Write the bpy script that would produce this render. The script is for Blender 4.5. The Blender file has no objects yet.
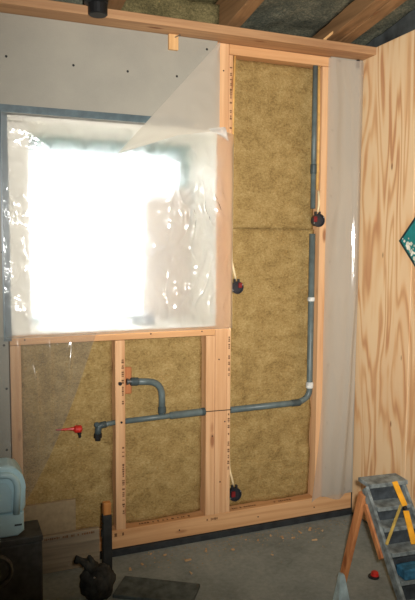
import bpy, bmesh, math, random
from mathutils import Vector, Matrix, noise
random.seed(7)
S = bpy.context.scene
C = S.collection

# ---------------------------------------------------------------- camera
cam_d = bpy.data.cameras.new('camera')
cam = bpy.data.objects.new('camera', cam_d); C.objects.link(cam); S.camera = cam
CAM = Vector((-2.10806, -3.00104, 1.53436))
_r = Vector((0.9278533639, -0.3729145493, 0.0047826765))
_u = Vector((0.0272163366, 0.0804960506, 0.9963832881))
_f = Vector((0.3719508114, 0.9243674187, -0.0848378993))
m = Matrix.Identity(4)
for i in range(3):
    m[i][0] = _r[i]; m[i][1] = _u[i]; m[i][2] = -_f[i]; m[i][3] = CAM[i]
cam.matrix_world = m
cam_d.sensor_fit = 'VERTICAL'; cam_d.sensor_height = 36.0
cam_d.lens = 36.0 * 640.0 / 600.0
cam_d.clip_start = 0.02

# ---------------------------------------------------------------- world: bright overcast sky
w = bpy.data.worlds.new('overcast_sky'); S.world = w; w.use_nodes = True
bg = w.node_tree.nodes['Background']
bg.inputs['Color'].default_value = (0.93, 0.97, 1.0, 1)
bg.inputs['Strength'].default_value = 15.0

# ---------------------------------------------------------------- camera flash
fl = bpy.data.lights.new('camera_flash', 'SPOT')
fl.energy = 515; fl.color = (1.0, 0.965, 0.91); fl.shadow_soft_size = 0.03
fl.spot_size = math.radians(84); fl.spot_blend = 1.0
flo = bpy.data.objects.new('camera_flash', fl); C.objects.link(flo)
flo.location = CAM + _r * 0.07 + _u * 0.06 + _f * 0.02
aim = Vector((-0.30, 0.0, 1.80)) - flo.location
flo.rotation_euler = aim.to_track_quat('-Z', 'Y').to_euler()

S.view_settings.view_transform = 'Standard'
S.view_settings.look = 'None'
S.view_settings.exposure = 0.0
S.view_settings.gamma = 1.0
S.view_settings.use_curve_mapping = False

# ================================================================ materials
def lin(c):
    o = []
    for v in c[:3]:
        v /= 255.0
        o.append(v / 12.92 if v <= 0.04045 else ((v + 0.055) / 1.055) ** 2.4)
    return (o[0], o[1], o[2], 1)

class NT:
    def __init__(s, name):
        s.m = bpy.data.materials.new(name); s.m.use_nodes = True
        s.t = s.m.node_tree; s.n = s.t.nodes; s.l = s.t.links
        s.n.clear()
        s.out = s.n.new('ShaderNodeOutputMaterial')
    def new(s, k, **kw):
        x = s.n.new('ShaderNode' + k)
        for a, b in kw.items():
            setattr(x, a, b)
        return x
    def link(s, a, b): s.l.new(a, b)
    def pos(s, scale, loc=(0, 0, 0), world=True):
        if world: src = s.new('NewGeometry').outputs['Position']
        else: src = s.new('TexCoord').outputs['Object']
        mp = s.new('Mapping'); mp.inputs['Scale'].default_value = scale; mp.inputs['Location'].default_value = loc
        s.link(src, mp.inputs['Vector']); return mp.outputs['Vector']
    def noise(s, vec, scale=1, detail=4, rough=0.55, dist=0):
        x = s.new('TexNoise'); x.inputs['Scale'].default_value = scale; x.inputs['Detail'].default_value = detail
        x.inputs['Roughness'].default_value = rough; x.inputs['Distortion'].default_value = dist
        s.link(vec, x.inputs['Vector']); return x.outputs['Fac']
    def ramp(s, fac, stops, interp='LINEAR'):
        r = s.new('ValToRGB'); r.color_ramp.interpolation = interp
        e = r.color_ramp.elements
        while len(e) < len(stops): e.new(0.5)
        for k, (p, c) in enumerate(stops):
            e[k].position = p; e[k].color = c
        s.link(fac, r.inputs['Fac']); return r.outputs['Color']
    def math(s, op, a, b=None):
        x = s.new('Math', operation=op)
        for k, v in enumerate((a, b)):
            if v is None: continue
            if isinstance(v, (int, float)): x.inputs[k].default_value = v
            else: s.link(v, x.inputs[k])
        return x.outputs[0]
    def mix(s, fac, a, b, mode='MIX'):
        x = s.new('Mix', data_type='RGBA', blend_type=mode)
        if isinstance(fac, (int, float)): x.inputs[0].default_value = fac
        else: s.link(fac, x.inputs[0])
        for k, v in ((6, a), (7, b)):
            if isinstance(v, tuple): x.inputs[k].default_value = v
            else: s.link(v, x.inputs[k])
        return x.outputs[2]
    def bsdf(s, col, rough=0.6, bump=None, strength=0.3, dist=0.01, spec=0.3, metal=0.0):
        b = s.new('BsdfPrincipled')
        if isinstance(col, tuple): b.inputs['Base Color'].default_value = col
        else: s.link(col, b.inputs['Base Color'])
        b.inputs['Roughness'].default_value = rough
        b.inputs['Specular IOR Level'].default_value = spec
        b.inputs['Metallic'].default_value = metal
        if bump is not None:
            bp = s.new('Bump'); bp.inputs['Strength'].default_value = strength; bp.inputs['Distance'].default_value = dist
            s.link(bump, bp.inputs['Height']); s.link(bp.outputs['Normal'], b.inputs['Normal'])
        s.link(b.outputs[0], s.out.inputs['Surface'])
        return s.m

def wood(name, light, dark, axis='z', seed=0.0, k=30):
    t = NT(name)
    sc = {'x': (1.2, k, k), 'y': (k, 1.2, k), 'z': (k, k, 1.2)}[axis]
    g = t.noise(t.pos(sc, (seed, seed * 1.7, seed * .6)), 1.0, 4, 0.6, 0.6)
    col = t.ramp(g, [(0.3, lin(dark)), (0.62, lin(light))])
    kn = {'x': (5, 16, 16), 'y': (16, 5, 16), 'z': (16, 16, 5)}[axis]
    v = t.new('TexVoronoi'); v.inputs['Scale'].default_value = 0.55
    t.link(t.pos(kn, (seed + 3, 1, seed)), v.inputs['Vector'])
    kc = t.ramp(v.outputs['Distance'], [(0.06, (1, 1, 1, 1)), (0.13, (0, 0, 0, 1))])
    col = t.mix(t.math('MULTIPLY', kc, 0.75), col, lin((120, 62, 30)))
    bl = t.noise(t.pos((2.2, 2.2, 2.2), (seed, 0, 0)), 1.0, 2)
    col = t.mix(t.ramp(bl, [(0.4, (0, 0, 0, 1)), (0.7, (0.3, 0.3, 0.3, 1))]), col, lin(dark))
    return t.bsdf(col, 0.62, g, 0.12, 0.003)

M = {}
M['stud_z'] = wood('pine_upright', (224, 182, 138), (198, 148, 104), 'z', 1)
M['stud_x'] = wood('pine_lengthwise', (220, 174, 126), (190, 138, 90), 'x', 4)
M['plank_x'] = wood('pine_top_plank', (198, 156, 114), (156, 114, 80), 'x', 9)
M['rafter'] = wood('brown_rafter', (150, 114, 78), (110, 82, 54), 'y', 2)  # rafters in a darker brown than the studs
M['offcut'] = wood('pine_offcut', (224, 182, 128), (196, 146, 92), 'z', 6, 40)
M['redwood'] = wood('stained_leg', (196, 132, 82), (156, 90, 54), 'z', 12)
M['greywood'] = wood('weathered_plank', (160, 146, 122), (118, 106, 88), 'x', 7)
M['tip'] = wood('stake_tip_wood', (190, 130, 70), (150, 94, 46), 'z', 13)

# rotary cut softwood plywood: contour bands of stretched noise
t = NT('plywood')
n = t.noise(t.pos((0.0, 5.6, 0.72), (0, 0.35, 0.9)), 1.0, 2.6, 0.45, 0.35)
ph = t.math('MULTIPLY', n, 62.0)
sn = t.math('ADD', t.math('MULTIPLY', t.math('SINE', ph), 0.5), 0.5)
sn = t.math('POWER', sn, 1.7)
fine = t.noise(t.pos((0, 140, 3.0)), 1.0, 3, 0.6)
blot = t.ramp(t.noise(t.pos((0, 6.5, 1.7), (0, 2, 5)), 1.0, 2), [(0.34, (.36, .36, .36, 1)), (0.66, (.74, .74, .74, 1))])
band = t.math('ADD', t.math('MULTIPLY', t.math('MULTIPLY', sn, blot), 1.35), t.math('MULTIPLY', fine, 0.26))
col = t.ramp(band, [(0.15, lin((236, 206, 164))), (0.5, lin((228, 188, 140))), (1.0, lin((200, 148, 106)))])
big = t.noise(t.pos((0, 1.6, 0.8), (0, 3, 1)), 1.0, 2)
col = t.mix(t.ramp(big, [(0.45, (0, 0, 0, 1)), (0.7, (0.35, 0.35, 0.35, 1))]), col, lin((206, 154, 108)))
v = t.new('TexVoronoi'); v.inputs['Scale'].default_value = 1.0
t.link(t.pos((0, 9, 3.4), (0, .4, .2)), v.inputs['Vector'])
kc = t.ramp(v.outputs['Distance'], [(0.035, (1, 1, 1, 1)), (0.075, (0, 0, 0, 1))])
col = t.mix(t.math('MULTIPLY', kc, 0.8), col, lin((120, 72, 40)))
M['plywood'] = t.bsdf(col, 0.55, band, 0.06, 0.002)

def wool(name, light, mid, dark, sc=1.0, seed=0):
    t = NT(name)
    a = t.noise(t.pos((13 * sc, 13 * sc, 17 * sc), (seed, 0, seed)), 1.0, 7, 0.72, 0.3)
    b = t.noise(t.pos((90, 90, 130), (0, seed, 0)), 1.0, 3, 0.7, 0.5)
    f = t.math('ADD', t.math('MULTIPLY', a, 0.5), t.math('MULTIPLY', b, 0.5))
    c = t.ramp(f, [(0.33, lin(dark)), (0.5, lin(mid)), (0.68, lin(light))])
    return t.bsdf(c, 0.95, f, 0.9, 0.012, 0.05)
M['wool'] = wool('mineral_wool', (190, 166, 116), (160, 135, 86), (118, 95, 58))
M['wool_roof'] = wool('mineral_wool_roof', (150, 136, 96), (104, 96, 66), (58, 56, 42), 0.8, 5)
M['wool_dark'] = wool('mineral_wool_shade_tinted', (140, 136, 114), (92, 94, 82), (54, 60, 56), 0.7, 8)  # grey roof insulation, its colour darkened for the shade between rafters

t = NT('drywall')
a = t.noise(t.pos((3, 3, 3)), 1.0, 4, 0.6); b = t.noise(t.pos((160, 160, 160)), 1.0, 2)
c = t.ramp(t.math('ADD', t.math('MULTIPLY', a, .8), t.math('MULTIPLY', b, .2)), [(0.35, lin((149, 146, 136))), (0.65, lin((161, 157, 145)))])
M['drywall'] = t.bsdf(c, 0.85, b, 0.1, 0.001, 0.15)

t = NT('concrete')
a = t.noise(t.pos((2.4, 2.4, 2.4)), 1.0, 5, 0.6); b = t.noise(t.pos((40, 40, 40)), 1.0, 4, .7)
f = t.math('ADD', t.math('MULTIPLY', a, .65), t.math('MULTIPLY', b, .35))
c = t.ramp(f, [(0.36, lin((108, 116, 113))), (0.52, lin((134, 142, 138))), (0.68, lin((156, 160, 152)))])
M['concrete'] = t.bsdf(c, 0.9, f, 0.25, 0.004, 0.2)

def plain(name, col, rough=0.6, spec=0.3, var=0.12, metal=0.0, sc=20, bump=0.1):
    t = NT(name)
    a = t.noise(t.pos((sc, sc, sc), world=False), 1.0, 4, 0.6)
    d = tuple(max(0, v * (1 - var * 2)) for v in col); l = tuple(min(255, v * (1 + var)) for v in col)
    c = t.ramp(a, [(0.32, lin(d)), (0.68, lin(l))])
    return t.bsdf(c, rough, a, bump, 0.003, spec, metal)
M['gasket'] = plain('black_sill_membrane', (48, 52, 54), 0.7)
M['black'] = plain('black_plastic', (26, 27, 28), 0.45, 0.4)
M['boxblack'] = plain('junction_box_plastic', (42, 44, 50), 0.4, 0.5)
M['red'] = plain('red_plastic', (186, 42, 34), 0.4, 0.4)
M['darkred'] = plain('dark_red_terminal', (120, 34, 36), 0.5)
M['pipe'] = plain('grey_pipe_plastic', (94, 107, 107), 0.42, 0.45, 0.06)
M['pipe_dark'] = plain('dark_pipe_socket', (64, 76, 78), 0.45, 0.4, 0.06)
M['clip'] = plain('pale_pipe_clip', (206, 208, 204), 0.4)
M['cable'] = plain('cream_cable_sheath', (236, 216, 172), 0.5, 0.3, 0.04)
M['cable_y'] = plain('yellow_cable_sheath', (222, 176, 104), 0.5, 0.3, 0.05)
M['white'] = plain('white_reveal_lining', (244, 240, 228), 0.7, 0.2, 0.02)
M['teal'] = plain('teal_window_paint', (52, 116, 116), 0.4, 0.4, 0.06)
M['tape'] = plain('slate_foil_tape', (84, 99, 104), 0.35, 0.5, 0.08)
M['screw'] = plain('black_screw', (22, 22, 22), 0.5)
M['steel'] = plain('steel', (150, 150, 148), 0.35, 0.5, 0.1, 0.9)
M['ink'] = plain('stamp_ink', (120, 88, 62), 0.8, 0.1, 0.1)
M['bluejug'] = plain('pale_blue_plastic', (178, 212, 220), 0.35, 0.45, 0.03, 0, 6, 0.02)
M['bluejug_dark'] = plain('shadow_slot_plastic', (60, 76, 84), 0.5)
M['crate'] = plain('dark_box_plastic', (72, 73, 70), 0.6)
M['cap'] = plain('grey_round_cap', (92, 92, 86), 0.5)
M['board'] = plain('fibre_board', (158, 140, 110), 0.9, 0.1, 0.04, 0, 40)
M['stake'] = plain('dark_painted_wood', (44, 46, 44), 0.7)
M['bag'] = plain('dark_bag_cloth', (60, 60, 56), 0.85, 0.1, 0.2)
M['mat'] = plain('dark_plank', (84, 92, 90), 0.8, 0.1)
M['greypaint'] = plain('worn_grey_paint', (124, 132, 131), 0.65, 0.2, 0.16, 0, 26)
M['darkpaint'] = plain('dark_grey_paint', (62, 68, 72), 0.65, 0.2, 0.2)
M['yellow'] = plain('yellow_rule', (236, 168, 44), 0.5, 0.3, 0.05)
M['olive'] = plain('worn_yellow_rule', (176, 150, 76), 0.6, 0.3, 0.1)
M['bluecloth'] = plain('blue_cloth', (58, 110, 138), 0.8, 0.1, 0.15)
M['palewedge'] = plain('pale_wedge_plastic', (170, 188, 188), 0.5, 0.3, 0.08)
M['sign'] = plain('teal_sign', (28, 128, 128), 0.45, 0.3, 0.05)
M['signedge'] = plain('dark_sign_border', (40, 56, 58), 0.5)
M['signwhite'] = plain('white_sign_print', (226, 222, 206), 0.6)
M['shell'] = plain('room_shell', (150, 150, 144), 0.9, 0.1, 0.04, 0, 2)
M['membrane'] = plain('dark_roof_membrane', (70, 74, 74), 0.8, 0.1, 0.15, 0, 8)
M['render'] = plain('neighbour_render', (150, 126, 112), 0.9, 0.1, 0.06, 0, 1)
M['roof_t'] = plain('neighbour_roof', (120, 96, 84), 0.9, 0.1, 0.08, 0, 4)
M['ground'] = plain('yard_ground', (120, 118, 108), 0.95, 0.1, 0.12, 0, 2)
M['beige'] = plain('beige_board', (176, 158, 138), 0.9, 0.1, 0.05, 0, 30)
M['can'] = plain('slate_can', (26, 34, 38), 0.5)
M['chip'] = wood('chip_wood', (206, 176, 136), (168, 134, 96), 'x', 3)
M['dust'] = plain('sawdust', (164, 138, 98), 0.95, 0.05, 0.15, 0, 60)

# glass: thin clear pane
t = NT('window_glass')
tr = t.new('BsdfTransparent'); gl = t.new('BsdfGlossy'); gl.inputs['Roughness'].default_value = 0.02
fr = t.new('Fresnel'); mx = t.new('MixShader')
t.link(fr.outputs[0], mx.inputs[0]); t.link(tr.outputs[0], mx.inputs[1]); t.link(gl.outputs[0], mx.inputs[2])
t.link(mx.outputs[0], t.out.inputs['Surface']); M['glass'] = t.m

def film(name, haze, gloss, tint=(0.92, 0.93, 0.92, 1), bump=0.35, trans_share=0.55, sc=(22, 22, 14), blur=0.0):
    """polyethylene sheet: clear transmission + milky scatter + gloss on wrinkles"""
    t = NT(name)
    w1 = t.noise(t.pos(sc), 1.0, 3, 0.55, 1.2)
    w1 = t.math('ABSOLUTE', t.math('SUBTRACT', w1, 0.5))
    bp = t.new('Bump'); bp.inputs['Strength'].default_value = bump; bp.inputs['Distance'].default_value = 0.02
    t.link(w1, bp.inputs['Height'])
    tr = t.new('BsdfTransparent'); tr.inputs['Color'].default_value = (0.97, 0.98, 0.98, 1)
    tl = t.new('BsdfTranslucent'); tl.inputs['Color'].default_value = tint
    df = t.new('BsdfDiffuse'); df.inputs['Color'].default_value = tint
    gs = t.new('BsdfGlossy'); gs.inputs['Roughness'].default_value = 0.11
    for x in (tl, df, gs): t.link(bp.outputs['Normal'], x.inputs['Normal'])
    sc_ = t.new('MixShader'); sc_.inputs[0].default_value = trans_share
    t.link(df.outputs[0], sc_.inputs[1]); t.link(tl.outputs[0], sc_.inputs[2])
    a = t.new('MixShader'); a.inputs[0].default_value = haze
    t.link(tr.outputs[0], a.inputs[1]); t.link(sc_.outputs[0], a.inputs[2])
    if blur:
        rf = t.new('BsdfRefraction'); rf.inputs['IOR'].default_value = 1.16; rf.inputs['Roughness'].default_value = 0.85
        rf.inputs['Color'].default_value = (0.97, 0.97, 0.97, 1)
        a2 = t.new('MixShader'); a2.inputs[0].default_value = blur
        t.link(a.outputs[0], a2.inputs[1]); t.link(rf.outputs[0], a2.inputs[2]); a = a2
    b = t.new('MixShader'); b.inputs[0].default_value = gloss
    t.link(a.outputs[0], b.inputs[1]); t.link(gs.outputs[0], b.inputs[2])
    t.link(b.outputs[0], t.out.inputs['Surface'])
    return t.m
M['film_win'] = film('vapour_film_window', 0.38, 0.06, (0.97, 0.96, 0.93, 1), bump=0.22, trans_share=0.72, blur=0.42)
M['film_fold'] = film('vapour_film_folded', 0.66, 0.03, (0.76, 0.70, 0.60, 1), 0.1, 0.35)
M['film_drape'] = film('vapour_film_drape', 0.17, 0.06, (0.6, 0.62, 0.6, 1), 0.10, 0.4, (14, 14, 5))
M['film_curl'] = film('vapour_film_crumpled', 0.8, 0.06, (0.85, 0.84, 0.8, 1), 0.3, 0.3)
M['film_right'] = film('vapour_film_strip', 0.46, 0.05, (0.92, 0.82, 0.70, 1), 0.12, 0.4, (30, 30, 2.2))

# ================================================================ helpers
def wloc(o):
    p = Vector(o.location)
    while o.parent:
        o = o.parent; p += Vector(o.location)
    return p
def tag(o, label=None, cat=None, group=None, kind=None):
    if label: o['label'] = label
    if cat: o['category'] = cat
    if group: o['group'] = group
    if kind: o['kind'] = kind
    return o
def empty(name, loc, label=None, cat=None, group=None, kind=None):
    o = bpy.data.objects.new(name, None); C.objects.link(o); o.location = loc
    o.empty_display_size = 0.1
    return tag(o, label, cat, group, kind)
def obj(name, bm, mat, parent=None, smooth=False, origin=None):
    """link a bmesh given in world coordinates as one object; origin at its box centre/bottom"""
    if origin is None:
        lo = Vector((1e9,) * 3); hi = Vector((-1e9,) * 3)
        for v in bm.verts:
            for k in range(3):
                lo[k] = min(lo[k], v.co[k]); hi[k] = max(hi[k], v.co[k])
        origin = (lo + hi) / 2
    origin = Vector(origin)
    bmesh.ops.translate(bm, verts=bm.verts, vec=-origin)
    bmesh.ops.recalc_face_normals(bm, faces=bm.faces)
    me = bpy.data.meshes.new(name); bm.to_mesh(me); bm.free()
    if smooth:
        for p in me.polygons: p.use_smooth = True
    me.materials.append(mat if not isinstance(mat, str) else M[mat])
    o = bpy.data.objects.new(name, me); C.objects.link(o)
    if parent:
        o.parent = parent; o.location = origin - wloc(parent)
    else: o.location = origin
    return o
def bbox(bm, x0, x1, y0, y1, z0, z1, bev=0.0, seg=1):
    r = bmesh.ops.create_cube(bm, size=1.0)
    vs = r['verts']
    for v in vs:
        v.co = Vector(((x0 + x1) / 2 + v.co.x * (x1 - x0), (y0 + y1) / 2 + v.co.y * (y1 - y0), (z0 + z1) / 2 + v.co.z * (z1 - z0)))
    if bev > 0:
        es = list({e for v in vs for e in v.link_edges})
        bmesh.ops.bevel(bm, geom=es, offset=bev, segments=seg, profile=0.5, affect='EDGES')
    return bm
def box(name, x0, x1, y0, y1, z0, z1, mat, parent=None, bev=0.002, seg=1):
    bm = bmesh.new(); bbox(bm, x0, x1, y0, y1, z0, z1, bev, seg)
    return obj(name, bm, mat, parent)
def frame_of(d, up=Vector((0, 0, 1))):
    d = d.normalized()
    if abs(d.dot(up)) > 0.98: up = Vector((0, 1, 0))
    a = d.cross(up).normalized(); b = a.cross(d).normalized()
    return a, b
def bbar(bm, p0, p1, wd, th, up=Vector((0, 0, 1)), wd1=None, th1=None):
    """bar from p0 to p1, wd across (d x up), th along up"""
    p0 = Vector(p0); p1 = Vector(p1); a, b = frame_of(p1 - p0, up)
    wd1 = wd if wd1 is None else wd1; th1 = th if th1 is None else th1
    vs = []
    for p, w_, t_ in ((p0, wd, th), (p1, wd1, th1)):
        for sa, sb in ((-1, -1), (1, -1), (1, 1), (-1, 1)):
            vs.append(bm.verts.new(p + a * sa * w_ / 2 + b * sb * t_ / 2))
    for q in ((0, 1, 2, 3), (7, 6, 5, 4), (0, 4, 5, 1), (1, 5, 6, 2), (2, 6, 7, 3), (3, 7, 4, 0)):
        bm.faces.new([vs[i] for i in q])
    return bm
def bar(name, p0, p1, wd, th, mat, parent=None, up=Vector((0, 0, 1)), bev=0.002, **kw):
    bm = bmesh.new(); bbar(bm, p0, p1, wd, th, up, **kw)
    if bev: bmesh.ops.bevel(bm, geom=list(bm.edges), offset=bev, segments=1, affect='EDGES')
    return obj(name, bm, mat, parent)
def fillet(pts, rad, n=6):
    pts = [Vector(p) for p in pts]; out = [pts[0]]
    for i in range(1, len(pts) - 1):
        p = pts[i]; a = (pts[i - 1] - p); b = (pts[i + 1] - p)
        d = min(rad, a.length * .49, b.length * .49)
        A = p + a.normalized() * d; B = p + b.normalized() * d
        for k in range(n + 1):
            s = k / n
            out.append(A.lerp(p, s).lerp(p.lerp(B, s), s))
    out.append(pts[-1]); return out
def btube(bm, pts, r, seg=12, radii=None, cap=True):
    pts = [Vector(p) for p in pts]; rings = []; a = None
    for i, p in enumerate(pts):
        d = (pts[min(i + 1, len(pts) - 1)] - pts[max(i - 1, 0)]).normalized()
        if a is None:
            a, b = frame_of(d); b = d.cross(a).normalized()
        else:
            a = (a - d * a.dot(d)).normalized(); b = d.cross(a).normalized()
        rr = radii[i] if radii else r
        rings.append([bm.verts.new(p + (a * math.cos(2 * math.pi * k / seg) + b * math.sin(2 * math.pi * k / seg)) * rr) for k in range(seg)])
    for i in range(len(rings) - 1):
        for k in range(seg):
            bm.faces.new((rings[i][k], rings[i][(k + 1) % seg], rings[i + 1][(k + 1) % seg], rings[i + 1][k]))
    if cap:
        bm.faces.new(rings[0][::-1]); bm.faces.new(rings[-1])
    return bm
def tube(name, pts, r, mat, parent=None, seg=12, radii=None, rad=0.0, cap=True):
    if rad: pts = fillet(pts, rad)
    bm = bmesh.new(); btube(bm, pts, r, seg, radii, cap)
    return obj(name, bm, mat, parent, smooth=seg > 8)
def turned(name, p, d, prof, mat, parent=None, seg=20):
    """lathe: prof = [(distance along d, radius), ...]"""
    p = Vector(p); d = Vector(d).normalized()
    bm = bmesh.new(); a, b = frame_of(d); rings = []
    for s, r in prof:
        rings.append([bm.verts.new(p + d * s + (a * math.cos(2 * math.pi * k / seg) + b * math.sin(2 * math.pi * k / seg)) * max(r, 1e-4)) for k in range(seg)])
    for i in range(len(rings) - 1):
        for k in range(seg):
            bm.faces.new((rings[i][k], rings[i][(k + 1) % seg], rings[i + 1][(k + 1) % seg], rings[i + 1][k]))
    bm.faces.new(rings[0][::-1]); bm.faces.new(rings[-1])
    return obj(name, bm, mat, parent)
def fbm(v, o=4): return noise.fractal(v, 0.9, 2.0, o)

# ================================================================ the setting
OX0, OX1, OZ0, OZ1 = -1.862, -0.852, 1.122, 2.108      # window opening in the stud wall
WOOL_Y = 0.058                                          # face of the wool, set back from the studs
def roof_z(y): return 2.593 - 0.148 * y                 # underside of the rafters, rising into the room

bm = bmesh.new(); bbox(bm, -3.9, 0.4, -4.6, 0.5, -0.12, 0.0)
floor = tag(obj('floor', bm, 'concrete'), kind='structure')

bm = bmesh.new()                                        # sheathing behind the studs, with the window opening
bbox(bm, -3.9, OX0, 0.17, 0.46, 0.0, 3.2); bbox(bm, OX1, 0.4, 0.17, 0.46, 0.0, 3.2)
bbox(bm, OX0, OX1, 0.17, 0.46, 0.0, OZ0 - 0.02); bbox(bm, OX0, OX1, 0.17, 0.46, OZ1 + 0.01, 3.2)
wall_back = tag(obj('wall_back', bm, 'membrane'), 'timber stud wall with window opening, part insulated and part boarded', kind='structure')

def stamp(parent, p0, axis, length, h, yface=None, n=None, seed=0, top=False):
    """a row of small printed characters on a timber face"""
    rnd = random.Random(seed); bm = bmesh.new(); s = 0.0
    while s < length:
        wch = rnd.uniform(0.3, 0.8) * h
        if rnd.random() < 0.82:
            hh = h * rnd.uniform(0.55, 1.0)
            x, y, z = p0
            if axis == 'z': bbox(bm, x - hh / 2, x + hh / 2, y - 0.0008, y, z + s, z + s + wch)
            elif top: bbox(bm, x + s, x + s + wch, y - hh / 2, y + hh / 2, z, z + 0.0008)
            else: bbox(bm, x + s, x + s + wch, y - 0.0008, y, z - hh / 2, z + hh / 2)
        s += wch + h * (0.25 if rnd.random() < 0.8 else 1.2)
    return obj('stamp_print', bm, 'ink', parent)
def dot(name, parent, x, z, y=0.0, r=0.005, mat='screw'):
    return turned(name, (x, y, z), (0, -1, 0), [(-0.004, r), (0.0006, r), (0.0012, r * .5)], mat, parent, 8)

PT = 0.128                                              # top of bottom plate
W_ = wall_back
st_l = box('stud', -1.866, -1.818, 0, 0.16, PT, 1.075, 'stud_z', W_)
st_m = box('stud', -1.380, -1.331, 0, 0.16, PT, 1.075, 'stud_z', W_)
st_t = box('stud', -0.906, -0.857, 0, 0.16, PT, 1.075, 'stud_z', W_)
st_k = box('stud', -0.855, -0.790, 0, 0.16, PT, 2.533, 'stud_z', W_)
st_k2 = box('stud', -0.788, -0.767, 0.003, 0.16, PT, 2.482, 'stud_z', W_)
st_r = box('stud', -0.249, -0.200, 0, 0.16, PT, 2.482, 'stud_z', W_)
st_c = box('stud', -0.052, -0.004, 0.002, 0.16, PT, 2.533, 'stud_z', W_)
sill_p = box('sill_plate', -1.866, -0.857, 0.0, 0.16, 1.077, 1.121, 'stud_x', W_)
bot = box('bottom_plate', -2.6, -0.004, 0.0, 0.16, 0.034, PT, 'stud_x', W_, 0.003)
box('sill_membrane', -2.6, -0.004, -0.012, 0.165, 0.0, 0.033, 'gasket', W_)
head = box('header_plate', -0.788, -0.052, 0.0, 0.16, 2.484, 2.533, 'stud_x', W_)
plank = box('top_plank', -2.9, -0.002, -0.125, 0.17, 2.535, 2.575, 'plank_x', W_, 0.003)
stamp(st_m, (-1.343, 0, 0.20), 'z', 0.34, 0.013, seed=1); stamp(st_m, (-1.343, 0, 0.74), 'z', 0.24, 0.012, seed=2)
stamp(st_k2, (-0.777, 0.003, 0.36), 'z', 0.30, 0.012, seed=3); stamp(st_k2, (-0.777, 0.003, 0.86), 'z', 0.2, 0.012, seed=4)
stamp(st_k2, (-0.778, 0.003, 2.12), 'z', 0.30, 0.013, seed=5)
stamp(bot, (-1.27, 0.032, PT), 'x', 0.30, 0.016, seed=6, top=True); stamp(bot, (-0.74, 0.032, PT), 'x', 0.13, 0.016, seed=7, top=True)
stamp(bot, (-0.50, 0.032, PT), 'x', 0.13, 0.016, seed=8, top=True); stamp(bot, (-0.90, -0.0, 0.105), 'x', 0.07, 0.014, seed=9)
stamp(bot, (-1.39, -0.0, 0.105), 'x', 0.06, 0.022, seed=10); 
for q, (x, z) in enumerate(((-0.82, 2.4), (-0.835, 2.1), (-0.80, 1.98), (-0.82, 1.45), (-0.835, 0.95), (-0.80, 0.62), (-0.87, 0.55), (-0.825, 0.30))):
    dot('nail', st_k, x, z, 0, 0.004)
for x in (-1.8, -1.2, -0.93): dot('nail', sill_p, x, 1.10, 0, 0.004)
for x in (-1.05, -0.6, -0.25): dot('nail', bot, x, 0.075, 0, 0.004)
blk = box('batten_block', -1.116, -1.068, -0.032, -0.0135, 2.462, 2.534, 'offcut', W_)
turned('nail', (-1.085, -0.032, 2.52), (0.4, -1, 0.1), [(-.004, .003), (.03, .003), (.03, .006), (.032, .006)], 'steel', blk, 8)

# gypsum boards
def board(x0, x1, z0, z1, screws):
    d = box('drywall_panel', x0, x1, -0.0125, -0.0005, z0, z1, 'drywall', W_, 0.001)
    for x, z in screws: dot('screw', d, x, z, -0.0125, 0.0058)
    return d
board(-2.62, -0.858, 2.112, 2.534, [(-1.856, 2.351), (-1.565, 2.344), (-1.313, 2.343), (-1.07, 2.345), (-0.915, 2.489), (-2.2, 2.35)])
board(-2.62, -1.872, PT, 2.110, [(-1.892, 1.082), (-1.885, 0.883), (-1.89, 0.60), (-1.89, 1.5), (-1.89, 1.9)])
board(-0.206, -0.006, PT + 0.004, 2.534, [(-0.192, 2.352), (-0.19, 1.953), (-0.19, 1.804), (-0.19, 1.45), (-0.186, 1.15), (-0.186, 0.879), (-0.184, 0.556), (-0.061, 0.16), (-0.152, 2.517), (-0.19, 2.15), (-0.19, 0.3)])

# window: lined reveal, painted frame, pane
win = tag(empty('window_1', ((OX0 + OX1) / 2, 0.40, OZ0)), 'bright window in a deep white-lined reveal behind plastic sheet', kind='structure')
box('reveal_lining', OX0 + .002, -1.765, 0.001, 0.455, OZ0 + .002, OZ1 - .03, 'white', win)
box('reveal_lining', OX1 + 0.001, OX1 + 0.012, 0.165, 0.455, OZ0 + .002, OZ1 - .03, 'white', win)
bm = bmesh.new(); bbox(bm, -0.859, OX1 - .001, 0.001, 0.40, OZ0 + .002, OZ1 - .002); obj('reveal_lining', bm, 'white', win)
box('reveal_lining', OX0 + .002, OX1 - .008, 0.001, 0.455, OZ1 - .026, OZ1 - .001, 'white', win)
box('window_sill', OX0 + .002, OX1 - .008, -0.004, 0.455, OZ0 + .0005, OZ0 + .014, 'white', win)
fx0, fx1, fz0, fz1, fy0, fy1 = -1.764, -0.862, OZ0 + .015, OZ1 - .028, 0.38, 0.45
frm = empty('window_frame', (0, 0, 0)); frm.parent = win; frm.location = Vector((-1.3, 0.4, 1.2)) - wloc(win)
FW = 0.05
bm = bmesh.new(); bbox(bm, fx0, fx0 + FW, fy0, fy1, fz0, fz1, .004); bbox(bm, fx1 - FW, fx1, fy0, fy1, fz0, fz1, .004)
bbox(bm, fx0 + FW, fx1 - FW, fy0, fy1, fz1 - FW * 1.6, fz1, .004); bbox(bm, fx0 + FW, fx1 - FW, fy0, fy1, fz0, fz0 + FW * .45, .004)
bpy.data.objects.remove(frm)
frm = obj('window_frame', bm, 'teal', win)
box('window_pane', fx0 + FW - .004, fx1 - FW + .004, 0.412, 0.416, fz0 + FW * .45 - .004, fz1 - FW * 1.6 + .004, 'glass', win, 0)

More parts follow.
